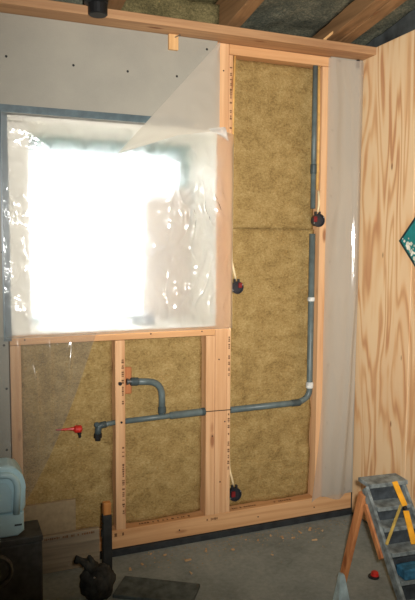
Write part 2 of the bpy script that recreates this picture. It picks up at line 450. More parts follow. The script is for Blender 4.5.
# slate tape along the head and left edge of the opening
bm = bmesh.new()
bbox(bm, -2.3, -0.985, -0.0165, -0.013, 2.113, 2.146, 0)
tp = tag(obj('foil_tape', bm, 'tape'), 'slate grey tape strip along the top of the window opening', 'tape', 'tape around the window')
bm = bmesh.new(); bbox(bm, -1.893, -1.858, -0.0165, -0.013, 1.10, 2.112, 0)
tag(obj('foil_tape', bm, 'tape'), 'slate grey tape strip down the left edge of the window', 'tape', 'tape around the window')

# plywood wall: two sheets with a joint
bm = bmesh.new(); bbox(bm, 0.02, 0.14, -4.6, 0.17, 0.0, 3.6)
wall_right = tag(obj('wall_right', bm, 'membrane'), 'side wall clad with knotty softwood plywood sheets', kind='structure')
PZ = 2.576
bm = bmesh.new(); bbox(bm, 0.0, 0.0195, -0.449, -0.001, 0.01, PZ, .0015); obj('plywood_panel', bm, 'plywood', wall_right)
bm = bmesh.new(); bbox(bm, 0.0, 0.0195, -1.67, -0.453, 0.01, PZ, .0015); obj('plywood_panel', bm, 'plywood', wall_right)
bm = bmesh.new(); bbox(bm, 0.0, 0.0195, -2.89, -1.674, 0.01, PZ, .0015); obj('plywood_panel', bm, 'plywood', wall_right)
bm = bmesh.new(); bbox(bm, 0.0, 0.0195, -4.58, -2.894, 0.01, PZ, .0015); obj('plywood_panel', bm, 'plywood', wall_right)

# room shell out of view
bm = bmesh.new(); bbox(bm, -3.9, -3.78, -4.6, 0.17, 0.0, 3.6); tag(obj('wall_left', bm, 'shell'), kind='structure')
bm = bmesh.new(); bbox(bm, -3.9, 0.14, -4.72, -4.6, 0.0, 3.6); tag(obj('wall_front', bm, 'shell'), kind='structure')

# sloping roof: deck, rafters
bm = bmesh.new()
vs = [bm.verts.new((x, y, roof_z(y) + dz)) for dz in (0.225, 0.30) for x, y in ((-4.0, 0.6), (0.4, 0.6), (0.4, -4.8), (-4.0, -4.8))]
for q in ((0, 1, 2, 3), (7, 6, 5, 4), (0, 4, 5, 1), (1, 5, 6, 2), (2, 6, 7, 3), (3, 7, 4, 0)): bm.faces.new([vs[i] for i in q])
ceiling = tag(obj('ceiling', bm, 'membrane'), 'low sloping roof with exposed rafters and insulation between', kind='structure')
def rafter(x0, x1, y0=0.165, y1=-4.55, dz=0.0, dep=0.215):
    bm = bmesh.new()
    vs = [bm.verts.new((x, y, roof_z(y) + d)) for d in (dz, dep) for x, y in ((x0, y0), (x1, y0), (x1, y1), (x0, y1))]
    for q in ((0, 1, 2, 3), (7, 6, 5, 4), (0, 4, 5, 1), (1, 5, 6, 2), (2, 6, 7, 3), (3, 7, 4, 0)): bm.faces.new([vs[i] for i in q])
    bmesh.ops.bevel(bm, geom=list(bm.edges), offset=.003, segments=1, affect='EDGES')
    return obj('rafter', bm, 'rafter', ceiling)
for x0, x1 in ((-0.184, -0.114), (-0.26, -0.188), (-0.828, -0.755), (-1.425, -1.352), (-2.05, -1.98), (-2.67, -2.6), (-3.29, -3.22)):
    rafter(x0, x1)

# ================================================================ insulation
def batt(x0, x1, z0, z1, mat, label, amp=0.010, yf=WOOL_Y, yb=0.165, seed=0.0, step=0.022, group='mineral wool batts in the wall'):
    """a batt with a lumpy, crumpled face and softly rounded edges"""
    nx = max(4, int((x1 - x0) / step)); nz = max(4, int((z1 - z0) / step))
    bm = bmesh.new(); g = []
    for j in range(nz + 1):
        row = []
        for i in range(nx + 1):
            x = x0 + (x1 - x0) * i / nx; z = z0 + (z1 - z0) * j / nz
            e = min(x - x0, x1 - x, z - z0, z1 - z)
            y = yf + amp * fbm(Vector((x * 6 + seed, z * 6, seed))) + amp * .5 * fbm(Vector((x * 22, z * 22, seed)), 2)
            y += 0.006 * max(0, 1 - e / 0.025) ** 2
            row.append(bm.verts.new((x, max(0.03, y), z)))
        g.append(row)
    for j in range(nz):
        for i in range(nx):
            bm.faces.new((g[j][i], g[j][i + 1], g[j + 1][i + 1], g[j + 1][i]))
    rim = [g[0][i] for i in range(nx + 1)] + [g[j][nx] for j in range(1, nz + 1)] + [g[nz][i] for i in range(nx - 1, -1, -1)] + [g[j][0] for j in range(nz - 1, 0, -1)]
    back = [bm.verts.new((v.co.x, yb, v.co.z)) for v in rim]
    L = len(rim)
    for k in range(L): bm.faces.new((rim[k], rim[(k + 1) % L], back[(k + 1) % L], back[k]))
    bm.faces.new(back[::-1])
    return tag(obj('insulation_batt', bm, mat, smooth=True), label, 'insulation', group)
batt(-0.766, -0.250, 1.6255, 2.483, 'wool', 'upper mineral wool batt in the tall narrow bay', seed=1.3)
batt(-0.766, -0.250, PT + .001, 1.6245, 'wool', 'lower mineral wool batt in the tall narrow bay', 0.013, seed=4.1)
batt(-1.330, -0.907, PT + .001, 1.075, 'wool', 'mineral wool batt behind the bent grey pipe under the window', 0.014, seed=7.7)
batt(-1.817, -1.381, PT + .001, 1.075, 'wool', 'mineral wool batt under the window behind the hanging plastic sheet', 0.015, seed=9.2)

def roof_batt(x0, x1, drop, mat, label, seed, y0=0.165, y1=-2.2):
    nx, ny = 18, 60; bm = bmesh.new(); g = []
    for j in range(ny + 1):
        row = []
        for i in range(nx + 1):
            x = x0 + (x1 - x0) * i / nx; y = y0 + (y1 - y0) * j / ny
            z = roof_z(y) + drop + 0.012 * fbm(Vector((x * 6, y * 6, seed))) + 0.004 * fbm(Vector((x * 25, y * 25, seed)), 2)
            row.append(bm.verts.new((x, y, z)))
        g.append(row)
    for j in range(ny):
        for i in range(nx): bm.faces.new((g[j][i], g[j][i + 1], g[j + 1][i + 1], g[j + 1][i]))
    rim = [g[0][i] for i in range(nx + 1)] + [g[j][nx] for j in range(1, ny + 1)] + [g[ny][i] for i in range(nx - 1, -1, -1)] + [g[j][0] for j in range(ny - 1, 0, -1)]
    top = [bm.verts.new((v.co.x, v.co.y, roof_z(v.co.y) + 0.222)) for v in rim]; L = len(rim)
    for k in range(L): bm.faces.new((rim[k], rim[(k + 1) % L], top[(k + 1) % L], top[k]))
    bm.faces.new(top)
    return tag(obj('insulation_batt', bm, mat, smooth=True), label, 'insulation', 'batts between the rafters')
roof_batt(-0.752, -0.263, 0.075, 'wool_dark', 'insulation with shade in its dark colour between the two right rafters', 1)
roof_batt(-0.111, 0.018, 0.03, 'wool_dark', 'narrow dark insulation strip between last rafter and plywood wall', 2)
roof_batt(-1.349, -0.831, 0.17, 'wool_roof', 'yellowish insulation between the rafters above the window drywall', 3)
roof_batt(-1.977, -1.428, 0.15, 'wool_dark', 'dark insulation left of the black hanging pipe', 4)

# wool standing on the top plank between the rafter ends
def rim_batt(x0, x1, z1, mat, label, seed):
    nx, nz = 20, 8; bm = bmesh.new(); g = []
    z0 = 2.576
    for j in range(nz + 1):
        row = []
        for i in range(nx + 1):
            x = x0 + (x1 - x0) * i / nx; z = z0 + (z1 - z0) * j / nz
            row.append(bm.verts.new((x, 0.03 + 0.016 * fbm(Vector((x * 7, z * 7, seed))), z)))
        g.append(row)
    for j in range(nz):
        for i in range(nx): bm.faces.new((g[j][i], g[j][i + 1], g[j + 1][i + 1], g[j + 1][i]))
    rim = [g[0][i] for i in range(nx + 1)] + [g[j][nx] for j in range(1, nz + 1)] + [g[nz][i] for i in range(nx - 1, -1, -1)] + [g[j][0] for j in range(nz - 1, 0, -1)]
    bk = [bm.verts.new((v.co.x, 0.166, v.co.z)) for v in rim]; L = len(rim)
    for k in range(L): bm.faces.new((rim[k], rim[(k + 1) % L], bk[(k + 1) % L], bk[k]))
    bm.faces.new(bk)
    return tag(obj('insulation_batt', bm, mat, smooth=True), label, 'insulation', 'batts on the top plank')
rim_batt(-1.349, -0.831, 2.725, 'wool_roof', 'wool strip standing on the top plank above the window', 11)
rim_batt(-0.752, -0.263, 2.628, 'wool_roof', 'wool strip standing on the top plank above the tall bay', 12)
rim_batt(-1.977, -1.428, 2.705, 'wool_dark', 'wool strip standing on the top plank at far left', 13)

# ================================================================ plastic sheets
def sheet(name, fn, nu, nv, mat, label, keep=None, group='vapour barrier sheets'):
    bm = bmesh.new(); g = [[None] * (nu + 1) for _ in range(nv + 1)]
    for j in range(nv + 1):
        for i in range(nu + 1):
            g[j][i] = bm.verts.new(fn(i / nu, j / nv))
    for j in range(nv):
        for i in range(nu):
            if keep is None or keep((i + .5) / nu, (j + .5) / nv):
                bm.faces.new((g[j][i], g[j][i + 1], g[j + 1][i + 1], g[j + 1][i]))
    bmesh.ops.delete(bm, geom=[v for v in bm.verts if not v.link_faces], context='VERTS')
    return tag(obj(name, bm, mat, smooth=True), label, 'plastic sheet', group)
def ridged(v): return 1 - abs(noise.noise(v)) * 2

def f_win(u, v):
    x = -1.885 + (1.885 - 0.772) * u; z = 1.112 + (2.112 - 1.112) * v
    if u > .93: z -= (u - .93) * .35 * v
    edge = min(u, 1 - u, v, 1 - v)
    a = min(1, edge / 0.08)
    y = -0.019 - 0.004 - a * (0.006 + 0.010 * ridged(Vector((x * 5 + z * 2, z * 4 - x, 2.0))) + 0.004 * ridged(Vector((x * 16, z * 12, 5))))
    y -= a * 0.01 * fbm(Vector((x * 2.2, z * 2.2, 1)))
    # sharp crinkles, strongest low on the right and along both edges
    msk = max(0, min(1, (u - .62) / .15)) * max(0, min(1, (.80 - v) / .12)) + .6 * max(0, 1 - u / .12)
    msk *= 0.35 + 0.65 * max(0, noise.noise(Vector((x * 6, z * 5, 9))) + .4)
    cr = ridged(Vector((x * 15 + .8 * noise.noise(Vector((x * 5, z * 6, 1))), z * 4.6, 3.0)))
    y -= a * msk * 0.016 * max(0, cr) ** 3
    y -= a * msk * 0.005 * max(0, ridged(Vector((x * 26 + z * 12, z * 15 - x * 9, 6.0)))) ** 2
    return (x, min(y, -0.0185), z)
sheet('plastic_sheet', f_win, 200, 150, 'film_win', 'clear plastic sheet stretched over the bright window')

FL = [(-0.862, 2.515), (-0.862, 2.100), (-0.965, 2.088), (-1.10, 2.05), (-1.37, 1.955)]
def f_fold(u, v):
    # u along the diagonal edge from top right to lower left, v across to the lower right edge
    A = Vector((-0.864, 0, 2.518)); B = Vector((-1.375, 0, 1.955))
    d = A.lerp(B, u)
    if u < 0.72:
        s = u / 0.72; e = Vector((-0.861, 0, 2.50)).lerp(Vector((-0.861, 0, 2.098)), min(1, s * 1.35)) if s < .74 else Vector((-0.861, 0, 2.098)).lerp(Vector((-1.08, 0, 2.06)), (s - .74) / .26)
    else: e = Vector((-1.08, 0, 2.06)).lerp(B, (u - .72) / .28)
    p = d.lerp(e, v)
    y = -0.046 - 0.008 * math.sin(v * 3.1) - 0.004 * ridged(Vector((p.x * 9, p.z * 9, 4)))
    return (p.x, y, p.z)
sheet('plastic_sheet', f_fold, 50, 24, 'film_fold', 'folded milky flap of plastic crossing the drywall diagonally above the window')

def f_curl(u, v):
    A = Vector((-0.925, 0, 2.098)); B = Vector((-0.832, 0, 2.115)); Cc = Vector((-0.815, 0, 2.045)); D = Vector((-0.895, 0, 2.082))
    p = A.lerp(B, u).lerp(D.lerp(Cc, u), v)
    y = -0.052 - 0.024 * math.sin(u * 2.6 + .4) * (0.5 + 0.5 * math.cos(v * 5)) - 0.006 * ridged(Vector((p.x * 30, p.z * 30, 4)))
    return (p.x, y, p.z)
sheet('plastic_sheet', f_curl, 16, 12, 'film_curl', 'small crumpled white corner of plastic at upper right of the window')

def f_drape(u, v):
    z = 0.40 + (1.125 - 0.40) * v
    ex = -1.83 + (0.35) * max(0.0, (z - 0.43) / 0.69) ** 0.75
    x = -2.15 + (ex + 2.15) * u
    fold = 0.014 * math.sin(x * 34 + 1.2 * math.sin(z * 5)) + 0.010 * ridged(Vector((x * 7, z * 3.2, 8)))
    y = -0.034 - 0.012 - fold * (1.05 - v) - 0.045 * (1 - v) ** 1.2
    for cx, sl, z0, z1 in ((-1.70, .03, .62, 1.12), (-1.755, -.05, .55, 1.0), (-1.64, .16, .78, 1.1), (-1.84, .02, .5, 1.12)):
        if z0 < z < z1:
            k = math.sin((z - z0) / (z1 - z0) * math.pi)
            y -= 0.014 * k * math.exp(-((x - cx - sl * (z - .8)) / 0.011) ** 2)
    return (x, min(y, -0.02), z + 0.05 * math.sin(u * 5) * (1 - v))
sheet('plastic_sheet', f_drape, 160, 90, 'film_drape', 'loose plastic sheet hanging below the window at lower left')

def f_right(u, v):
    z = 0.115 + (2.52 - 0.115) * v
    x0 = -0.232 - 0.05 * max(0, 1 - v / 0.25) ** 1.3
    x1 = -0.012 - 0.02 * max(0, 1 - v / 0.4)
    x = x0 + (x1 - x0) * u
    k = u + 0.35 * (1 - v)
    y = -0.019 - 0.010 * (0.5 + 0.5 * math.sin(k * 9.5 + 2.2 * noise.noise(Vector((0, 0, z * 1.7))))) - 0.006 * ridged(Vector((x * 12, 0, z * 2.3)))
    # one long billow running down the corner side
    c = 0.86 - 0.30 * max(0, 0.55 - v)
    y -= 0.026 * math.exp(-((u - c) / 0.10) ** 2) * (1 - abs(v - .45))
    return (x, min(y, -0.0175), z + (0.02 * math.sin(u * 7) + 0.03 * u) * (1 - v) ** 4)
sheet('plastic_sheet', f_right, 44, 120, 'film_right', 'narrow plastic sheet hanging over the drywall strip beside the plywood corner')

# ================================================================ pipes
PY = 0.010                                   # axis depth of pipes, half sunk into the wool
pipe = empty('riser_pipe', (-0.292, PY, 0.69), 'grey plastic pipe rising up the right side of the tall bay', 'pipe')
tube('pipe_run', [(-0.764, PY, 0.676), (-0.345, PY, 0.680), (-0.288, PY, 0.715), (-0.288, PY, 1.60)], 0.0165, 'pipe', pipe, 14, rad=0.07)
tube('pipe_run', [(-0.288, PY, 1.735), (-0.288, PY, 2.482)], 0.0135, 'pipe', pipe, 14)
turned('pipe_socket', (-0.288, PY, 0.755), (0, 0, 1), [(0, .0185), (.004, .0205), (.03, .0205), (.034, .0185)], 'clip', pipe)
turned('pipe_socket', (-0.288, PY, 1.235), (0, 0, 1), [(0, .018), (.004, .020), (.018, .020), (.022, .018)], 'clip', pipe)
turned('pipe_socket', (-0.288, PY, 1.92), (0, 0, 1), [(0, .0155), (.004, .017), (.045, .017), (.05, .0155)], 'pipe_dark', pipe)
turned('pipe_socket', (-0.40, PY, 0.6795), (1, 0, 0.006), [(0, .0175), (.004, .019), (.05, .019), (.054, .0175)], 'pipe_dark', pipe)

low = empty('branch_pipe', (-1.138, PY, 0.69), 'grey plastic pipe with bent branch rising under the window', 'pipe')
tube('pipe_run', [(-1.330, PY, 0.672), (-0.93, PY, 0.681)], 0.0135, 'pipe', low, 14)
turned('pipe_socket', (-1.10, PY, 0.6775), (1, 0, 0.02), [(0, .015), (.006, .0185), (.175, .0185), (.182, .015)], 'pipe', low)
turned('end_cap', (-0.928, PY, 0.681), (1, 0, 0.02), [(0, .0185), (.003, .0205), (.018, .0205), (.02, .018)], 'pipe_dark', low)
tube('branch_bend', [(-1.140, PY, 0.69), (-1.140, PY, 0.855), (-1.296, PY - .004, 0.868)], 0.0168, 'pipe', low, 14, rad=0.075)
turned('pipe_socket', (-1.140, PY, 0.695), (0, 0, 1), [(0, .019), (.003, .0205), (.03, .0205), (.033, .018)], 'pipe_dark', low)
turned('pipe_socket', (-1.262, PY - .002, 0.8655), (-1, 0, 0.05), [(0, .018), (.004, .0205), (.034, .0205), (.04, .018)], 'pipe_dark', low)
turned('branch_outlet', (-1.300, PY - .004, 0.8685), (-1, 0, 0.05), [(0, .012), (.012, .012), (.014, .016), (.022, .016)], 'steel', low)
bm = bmesh.new(); bbox(bm, -1.330, -1.288, 0.034, 0.05, 0.80, 0.935, .006, 2)
tag(obj('backing_block', bm, 'redwood'), 'small orange wood block behind the end of the bent pipe', 'wood block')
bolt = turned('bolt', (-1.362, 0.0, 0.868), (0, -1, 0.0), [(-.003, .004), (.02, .004), (.02, .009), (.028, .009)], 'black', st_m, 8)
turned('bolt', (-1.352, 0.0, 0.672), (0, -1, 0.0), [(-.003, .004), (.008, .006), (.012, .004)], 'black', st_m, 8)

valve = empty('valve', (-1.455, PY, 0.66), 'dark grey elbow valve ending the pipe left of the middle stud', 'valve')
tube('pipe_run', [(-1.381, PY, 0.671), (-1.448, PY, 0.664)], 0.0125, 'pipe', valve, 12)
tube('elbow', [(-1.425, PY, 0.667), (-1.462, PY, 0.663), (-1.466, PY - .004, 0.622)], 0.0165, 'pipe_dark', valve, 12, rad=0.02)
turned('outlet_nut', (-1.466, PY - .004, 0.626), (0, 0, -1), [(0, .02), (.02, .02), (.022, .014), (.034, .014)], 'black', valve, 8)
turned('handle_knob', (-1.470, PY - .012, 0.672), (-.5, -1, .2), [(0, .012), (.012, .014), (.016, .008)], 'pipe_dark', valve, 10)

rv = empty('red_tap', (-1.575, PY, 0.655), 'small red plastic plug with pointed nozzle lying against the wool', 'tap')
turned('nozzle', (-1.578, PY, 0.660), (-1, 0, 0.03), [(0, .010), (.03, .006), (.085, .0035), (.088, .002)], 'red', rv, 12)
turned('tap_body', (-1.582, PY, 0.658), (1, 0, -0.05), [(0, .010), (.008, .0185), (.034, .0185), (.04, .012)], 'red', rv, 14)
turned('outlet', (-1.555, PY, 0.645), (0.1, 0, -1), [(0, .010), (.012, .010), (.014, .007), (.03, .007)], 'black', rv, 10)

string = tube('wire', [(-0.925, -0.003, 0.684), (-0.905, -0.004, 0.6835), (-0.84, -0.004, 0.6825), (-0.765, -0.003, 0.681)], 0.0022, 'black', None, 6)
tag(string, 'thin black wire crossing the stud between the two grey pipes', 'wire')

# ================================================================ junction boxes with their cables
def junction_box(p, r, label, cab, cmat='cable', red=(-1, 0.2), yaw=0.0):
    p = Vector(p)
    o = empty('junction_box', p, label, 'junction box', 'round black junction boxes')
    d = Vector((-math.sin(yaw), -1, 0)).normalized()
    turned('box_body', p, d, [(-.014, r * .86), (.012, r * .92), (.014, r), (.022, r), (.022, r * .86), (.012, r * .82), (.012, 0.001)], 'boxblack', o, 24)
    bm = bmesh.new(); f = p + d * .014
    c = f + Vector((red[0] * r * .62, 0, red[1] * r * .8))
    bbox(bm, c.x - r * .30, c.x + r * .30, c.y - .010, c.y + .004, c.z - r * .42, c.z + r * .42, .002)
    obj('terminal_block', bm, 'darkred', o)
    for a in (0.5, 3.6):
        q = p + d * .022 + Vector((math.cos(a) * r * .92, 0, math.sin(a) * r * .92))
        turned('screw', q, d, [(-.002, .004), (.002, .004), (.003, .002)], 'steel', o, 8)
    for s in (-1, 1):
        bm = bmesh.new(); x = p.x + s * r * .34
        bbox(bm, x - r * .12, x + r * .12, p.y - .012, p.y + .004, p.z + r * .85, p.z + r * 1.32, .001); obj('cable_inlet', bm, 'boxblack', o)
    tube('cable', cab, 0.0058, cmat, o, 10, rad=0.03)
    return o
a = junction_box((-0.262, 0.008, 1.672), 0.036, 'round black junction box on the grey pipe at the right stud',
    [(-0.263, 0.0, 1.715), (-0.256, 0.0, 1.76), (-0.2535, 0.012, 1.83)])
junction_box((-0.728, 0.03, 1.318), 0.033, 'round black junction box on the wool beside the king stud at mid height',
    [(-0.730, 0.03, 1.36), (-0.746, 0.022, 1.41), (-0.7575, 0.028, 1.46), (-0.7575, 0.04, 1.56)], red=(.75, .45))
junction_box((-0.730, 0.032, 0.212), 0.036, 'round black junction box standing on the bottom plate in the tall bay',
    [(-0.733, 0.03, 0.256), (-0.745, 0.025, 0.30), (-0.7575, 0.03, 0.345), (-0.7575, 0.042, 0.44)], red=(-.5, .1))
c1 = tube('cable', [(-0.2565, 0.020, 1.838), (-0.2565, 0.016, 2.15), (-0.263, 0.016, 2.482)], 0.0075, 'cable_y', None, 10)
tag(c1, 'yellow cable running down the right stud above the junction box', 'cable')
c2 = tube('cable', [(-0.7585, 0.020, 2.05), (-0.7585, 0.016, 2.25), (-0.752, 0.016, 2.482)], 0.0062, 'cable_y', None, 10)
tag(c2, 'yellow cable along the king stud at the top of the tall bay', 'cable')

# ================================================================ things up high
hp = empty('hanging_pipe', (-1.495, -0.2, 2.515), 'black pipe end hanging from the ceiling in front of the top plank', 'pipe')
turned('pipe_body', (-1.492, -0.2, 2.512), (0, 0, 1), [(0, .036), (.004, .041), (.05, .041), (.235, .041)], 'black', hp, 20)
turned('collar', (-1.500, -0.2, 2.556), (0, 0, 1), [(0, .043), (.004, .052), (.05, .052), (.055, .043)], 'black', hp, 20)
lath = bar('wood_sliver', (-0.305, -0.09, 2.583), (-0.215, -0.11, 2.66), 0.018, 0.012, 'offcut')
tag(lath, 'split pine sliver sticking up on the plank beside the right rafter', 'wood scrap')
clip = box('black_clip', -0.050, -0.034, -0.026, -0.0128, 2.49, 2.532, 'black', None, .002)
tag(clip, 'tiny black clip at the top of the drywall by the plywood corner', 'clip')

# teal diamond sign on the plywood
sg = empty('diamond_sign', (0.0, -0.52, 1.562), 'teal diamond-shaped sign with dark border on the plywood wall', 'sign')
cy, cz, hd = -0.522, 1.562, 0.165
def dia(name, h0, x0, x1, mat, h1=0.0):
    bm = bmesh.new()
    o4 = [(0, h0), (h0, 0), (0, -h0), (-h0, 0)]
    if not h1:
        vs = [[bm.verts.new((x, cy + a, cz + b)) for a, b in o4] for x in (x0, x1)]
        bm.faces.new(vs[0]); bm.faces.new(vs[1][::-1])
        for k in range(4): bm.faces.new((vs[0][k], vs[0][(k + 1) % 4], vs[1][(k + 1) % 4], vs[1][k]))
    else:
        i4 = [(0, h1), (h1, 0), (0, -h1), (-h1, 0)]
        R = [[bm.verts.new((x, cy + a, cz + b)) for a, b in q] for x in (x0, x1) for q in (o4, i4)]
        for A, B in ((0, 1), (1, 3), (3, 2), (2, 0)):
            for k in range(4): bm.faces.new((R[A][k], R[A][(k + 1) % 4], R[B][(k + 1) % 4], R[B][k]))
    return obj(name, bm, mat, sg)
dia('panel', hd - .006, -0.0045, -0.0005, 'sign')
dia('border', hd, -0.0075, -0.0002, 'signedge', hd - .013)
rnd = random.Random(3); bm = bmesh.new()
for k in range(46):
    s = rnd.random(); off = abs(rnd.gauss(0, .022)) + .018
    y = cy + (hd - off * .7) * (1 - s); z = cz - (hd) * s + off * .7
    y = cy + hd * (1 - s) - off * .75; z = cz - hd * s + off * .75
    if abs(y - cy) + abs(z - cz) > hd - .018: continue
    rr = rnd.uniform(.004, .011); nn = 6
    ring = [bm.verts.new((-0.0052 - .00002 * k, y + math.cos(q * 6.283 / nn) * rr * rnd.uniform(.7, 1.3), z + math.sin(q * 6.283 / nn) * rr * rnd.uniform(.7, 1.3))) for q in range(nn)]
    bm.faces.new(ring)
obj('white_print', bm, 'signwhite', sg)

# board standing in the reveal, leaning on the window frame
bm = bmesh.new(); bbox(bm, -1.135, -0.872, 0.335, 0.362, OZ0 + .0145, 1.845, .002)
tag(obj('reveal_board', bm, 'beige'), 'beige board standing on the sill against the right part of window', 'board')

# small cans on the sill, behind the sheet
for x, y, r, h, lb, mt in ((-1.175, 0.10, 0.024, 0.05, 'small dark can on the window sill behind the plastic', 'can'), (-1.235, 0.12, 0.028, 0.045, 'squat slate tape roll on the window sill behind the plastic', 'tape')):
    cn = empty('sill_can' if mt == 'can' else 'tape_roll', (x, y, OZ0 + .0142), lb, 'can' if mt == 'can' else 'tape roll')
    turned('can_body' if mt == 'can' else 'roll_body', (x, y, OZ0 + .0142), (0, 0, 1), [(0, r * .9), (.003, r), (h - .004, r), (h, r * .9)], mt, cn)
    turned('lid' if mt == 'can' else 'core', (x, y, OZ0 + .0142 + h), (0, 0, 1), [(0, r * .8), (.004, r * .8), (.006, r * .6)], 'pipe', cn)

# ================================================================ lower left corner
bx = empty('storage_box', (-2.03, -0.24, 0.0), 'dark box on the floor under the pale blue canister', 'box')
bm = bmesh.new(); bbox(bm, -2.30, -1.777, -0.32, -0.16, 0.0, 0.286, .008, 2); obj('box_body', bm, 'crate', bx)
bm = bmesh.new(); bbox(bm, -2.305, -1.774, -0.324, -0.156, 0.287, 0.314, .005, 2); obj('lid', bm, 'crate', bx)
turned('round_cap', (-1.968, -0.3205, 0.190), (0, -1, 0), [(0, .070), (.018, .070), (.022, .064), (.018, .056), (.010, .054), (.010, .02), (.02, .018), (.022, .012)], 'cap', bx, 28)

jug = empty('canister', (-1.93, -0.2, 0.315), 'pale blue plastic canister with moulded handle on dark box', 'canister')
def prism_y(name, pts, y0, y1, mat, parent, bev=0.0, seg=2):
    bm = bmesh.new()
    a = [bm.verts.new((x, y0, z)) for x, z in pts]; b = [bm.verts.new((x, y1, z)) for x, z in pts]
    f0 = bm.faces.new(a); f1 = bm.faces.new(b[::-1]); n = len(pts)
    for k in range(n): bm.faces.new((a[k], b[k], b[(k + 1) % n], a[(k + 1) % n]))
    if bev:
        bmesh.ops.bevel(bm, geom=list(set(f0.edges) | set(f1.edges)), offset=bev, segments=seg, profile=.6, affect='EDGES')
    return obj(name, bm, mat, parent)
def arc(cx, cz, rx, rz, a0, a1, n):
    return [(cx + rx * math.cos(math.radians(a0 + (a1 - a0) * k / n)), cz + rz * math.sin(math.radians(a0 + (a1 - a0) * k / n))) for k in range(n + 1)]
jx0, jx1, jz0 = -2.07, -1.839, 0.3152
prof = [(jx0, jz0 + .10)] + [(jx1 - .012, jz0 + .10)] + [(jx1, jz0 + .125), (jx1, jz0 + .205)] + arc(jx1 - .075, jz0 + .205, .075, .101, 8, 84, 9) + [(jx0 + .06, jz0 + .306)] + arc(jx0 + .06, jz0 + .236, .06, .07, 96, 176, 6)
prism_y('canister_body', prof, -0.305, -0.165, 'bluejug', jug, .028, 4)
base = [(jx0 + .01, jz0), (jx1 - .035, jz0), (jx1 - .008, jz0 + .02), (jx1 - .008, jz0 + .101), (jx0 + .01, jz0 + .101)]
bpart = prism_y('canister_base', base, -0.302, -0.168, 'bluejug', jug, .014, 3)
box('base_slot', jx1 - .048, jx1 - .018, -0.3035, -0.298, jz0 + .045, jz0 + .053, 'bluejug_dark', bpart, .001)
# handle: arched bow standing proud round a sunken panel
hpts = [(jx1 - .04, -0.308, jz0 + .10), (jx1 - .034, -0.312, jz0 + .20)] + [(x, -0.314, z) for x, z in arc(jx1 - .078, jz0 + .212, .044, .06, 5, 90, 7)] + [(jx1 - .14, -0.312, jz0 + .274)]
tube('handle', hpts, 0.014, 'bluejug', jug, 12)
prism_y('recess_panel', [(jx1 - .125, jz0 + .112), (jx1 - .058, jz0 + .112), (jx1 - .056, jz0 + .20), (jx1 - .075, jz0 + .238), (jx1 - .125, jz0 + .248)], -0.3075, -0.300, 'bluejug', jug, .002, 1)
turned('screw_cap', (jx0 + .07, -0.235, jz0 + .300), (0, 0, 1), [(0, .03), (.03, .03), (.034, .026)], 'bluejug_dark', jug, 18)

lb = box('leaning_board', -1.835, -1.578, 0.004, 0.022, PT + .001, 0.315, 'board', None, .001)
tag(lb, 'brown fibre board offcut standing on the bottom plate beside the canister', 'board')

pk = box('edge_plank', -1.747, -1.476, -0.056, -0.030, 0.0005, 0.180, 'greywood', None, .002)
tag(pk, 'short weathered grey plank on edge in front of the bottom plate', 'plank')
stamp(pk, (-1.735, -0.056, 0.165), 'x', 0.23, 0.012, seed=21)

sk = empty('wooden_stake', (-1.492, -0.285, 0.0), 'upright dark stake with bare wood tip beside the crumpled bag', 'stake')
bm = bmesh.new(); bbox(bm, -1.513, -1.473, -0.305, -0.27, 0.0, 0.345, .003); obj('shaft', bm, 'stake', sk)
bm = bmesh.new(); bbox(bm, -1.511, -1.475, -0.303, -0.272, 0.3452, 0.402, .005, 2); obj('tip', bm, 'tip', sk)
bm = bmesh.new(); bbox(bm, -1.519, -1.5132, -0.3, -0.276, 0.245, 0.275, .002); obj('side_peg', bm, 'stake', sk)

# crumpled bag: a lumpy sack with a pinched neck pointing up and left
bg_ = empty('tool_bag', (-1.545, -0.36, 0.0), 'crumpled dark bag with pinched neck on the floor by the stake', 'bag')
bm = bmesh.new(); bmesh.ops.create_icosphere(bm, subdivisions=4, radius=1.0)
for v in bm.verts:
    d = v.co.normalized(); k = 1 + 0.16 * fbm(d * 2.3 + Vector((3, 1, 0))) + 0.06 * ridged(d * 6)
    x, y, z = d.x * .070 * k, d.y * .05 * k, d.z * .078 * k
    z += 0.02 * (d.x > 0) * d.x; x += -0.02 * max(0, d.z)
    v.co = Vector((-1.552 + x, -0.372 + y, max(0.0, 0.080 + z * 1.05)))
obj('sack', bm, 'bag', bg_, True)
tube('neck', [(-1.575, -0.37, 0.15), (-1.60, -0.372, 0.178), (-1.625, -0.372, 0.196), (-1.648, -0.372, 0.205)], 0.02, 'bag', bg_, 12, radii=[.034, .02, .013, .018])
tube('neck_fold', [(-1.575, -0.375, 0.165), (-1.583, -0.378, 0.195), (-1.592, -0.38, 0.213)], 0.01, 'bag', bg_, 10, radii=[.02, .012, .008])
turned('buckle', (-1.577, -0.412, 0.128), (0, -1, 0.2), [(-.004, .006), (.003, .006), (.005, .003)], 'steel', bg_, 10)

dk = bmesh.new()
q4 = [(-1.398, -0.232), (-1.10, -0.425), (-1.19, -0.56), (-1.49, -0.37)]
lo = [dk.verts.new((x, y, 0.0005)) for x, y in q4]; hi = [dk.verts.new((x, y, 0.016)) for x, y in q4]
dk.faces.new(lo[::-1]); dk.faces.new(hi)
for k in range(4): dk.faces.new((lo[k], lo[(k + 1) % 4], hi[(k + 1) % 4], hi[k]))
bmesh.ops.bevel(dk, geom=list(dk.edges), offset=.002, segments=1, affect='EDGES')
tag(obj('floor_plank', dk, 'mat'), 'short dark plank lying flat on the concrete floor', 'plank')

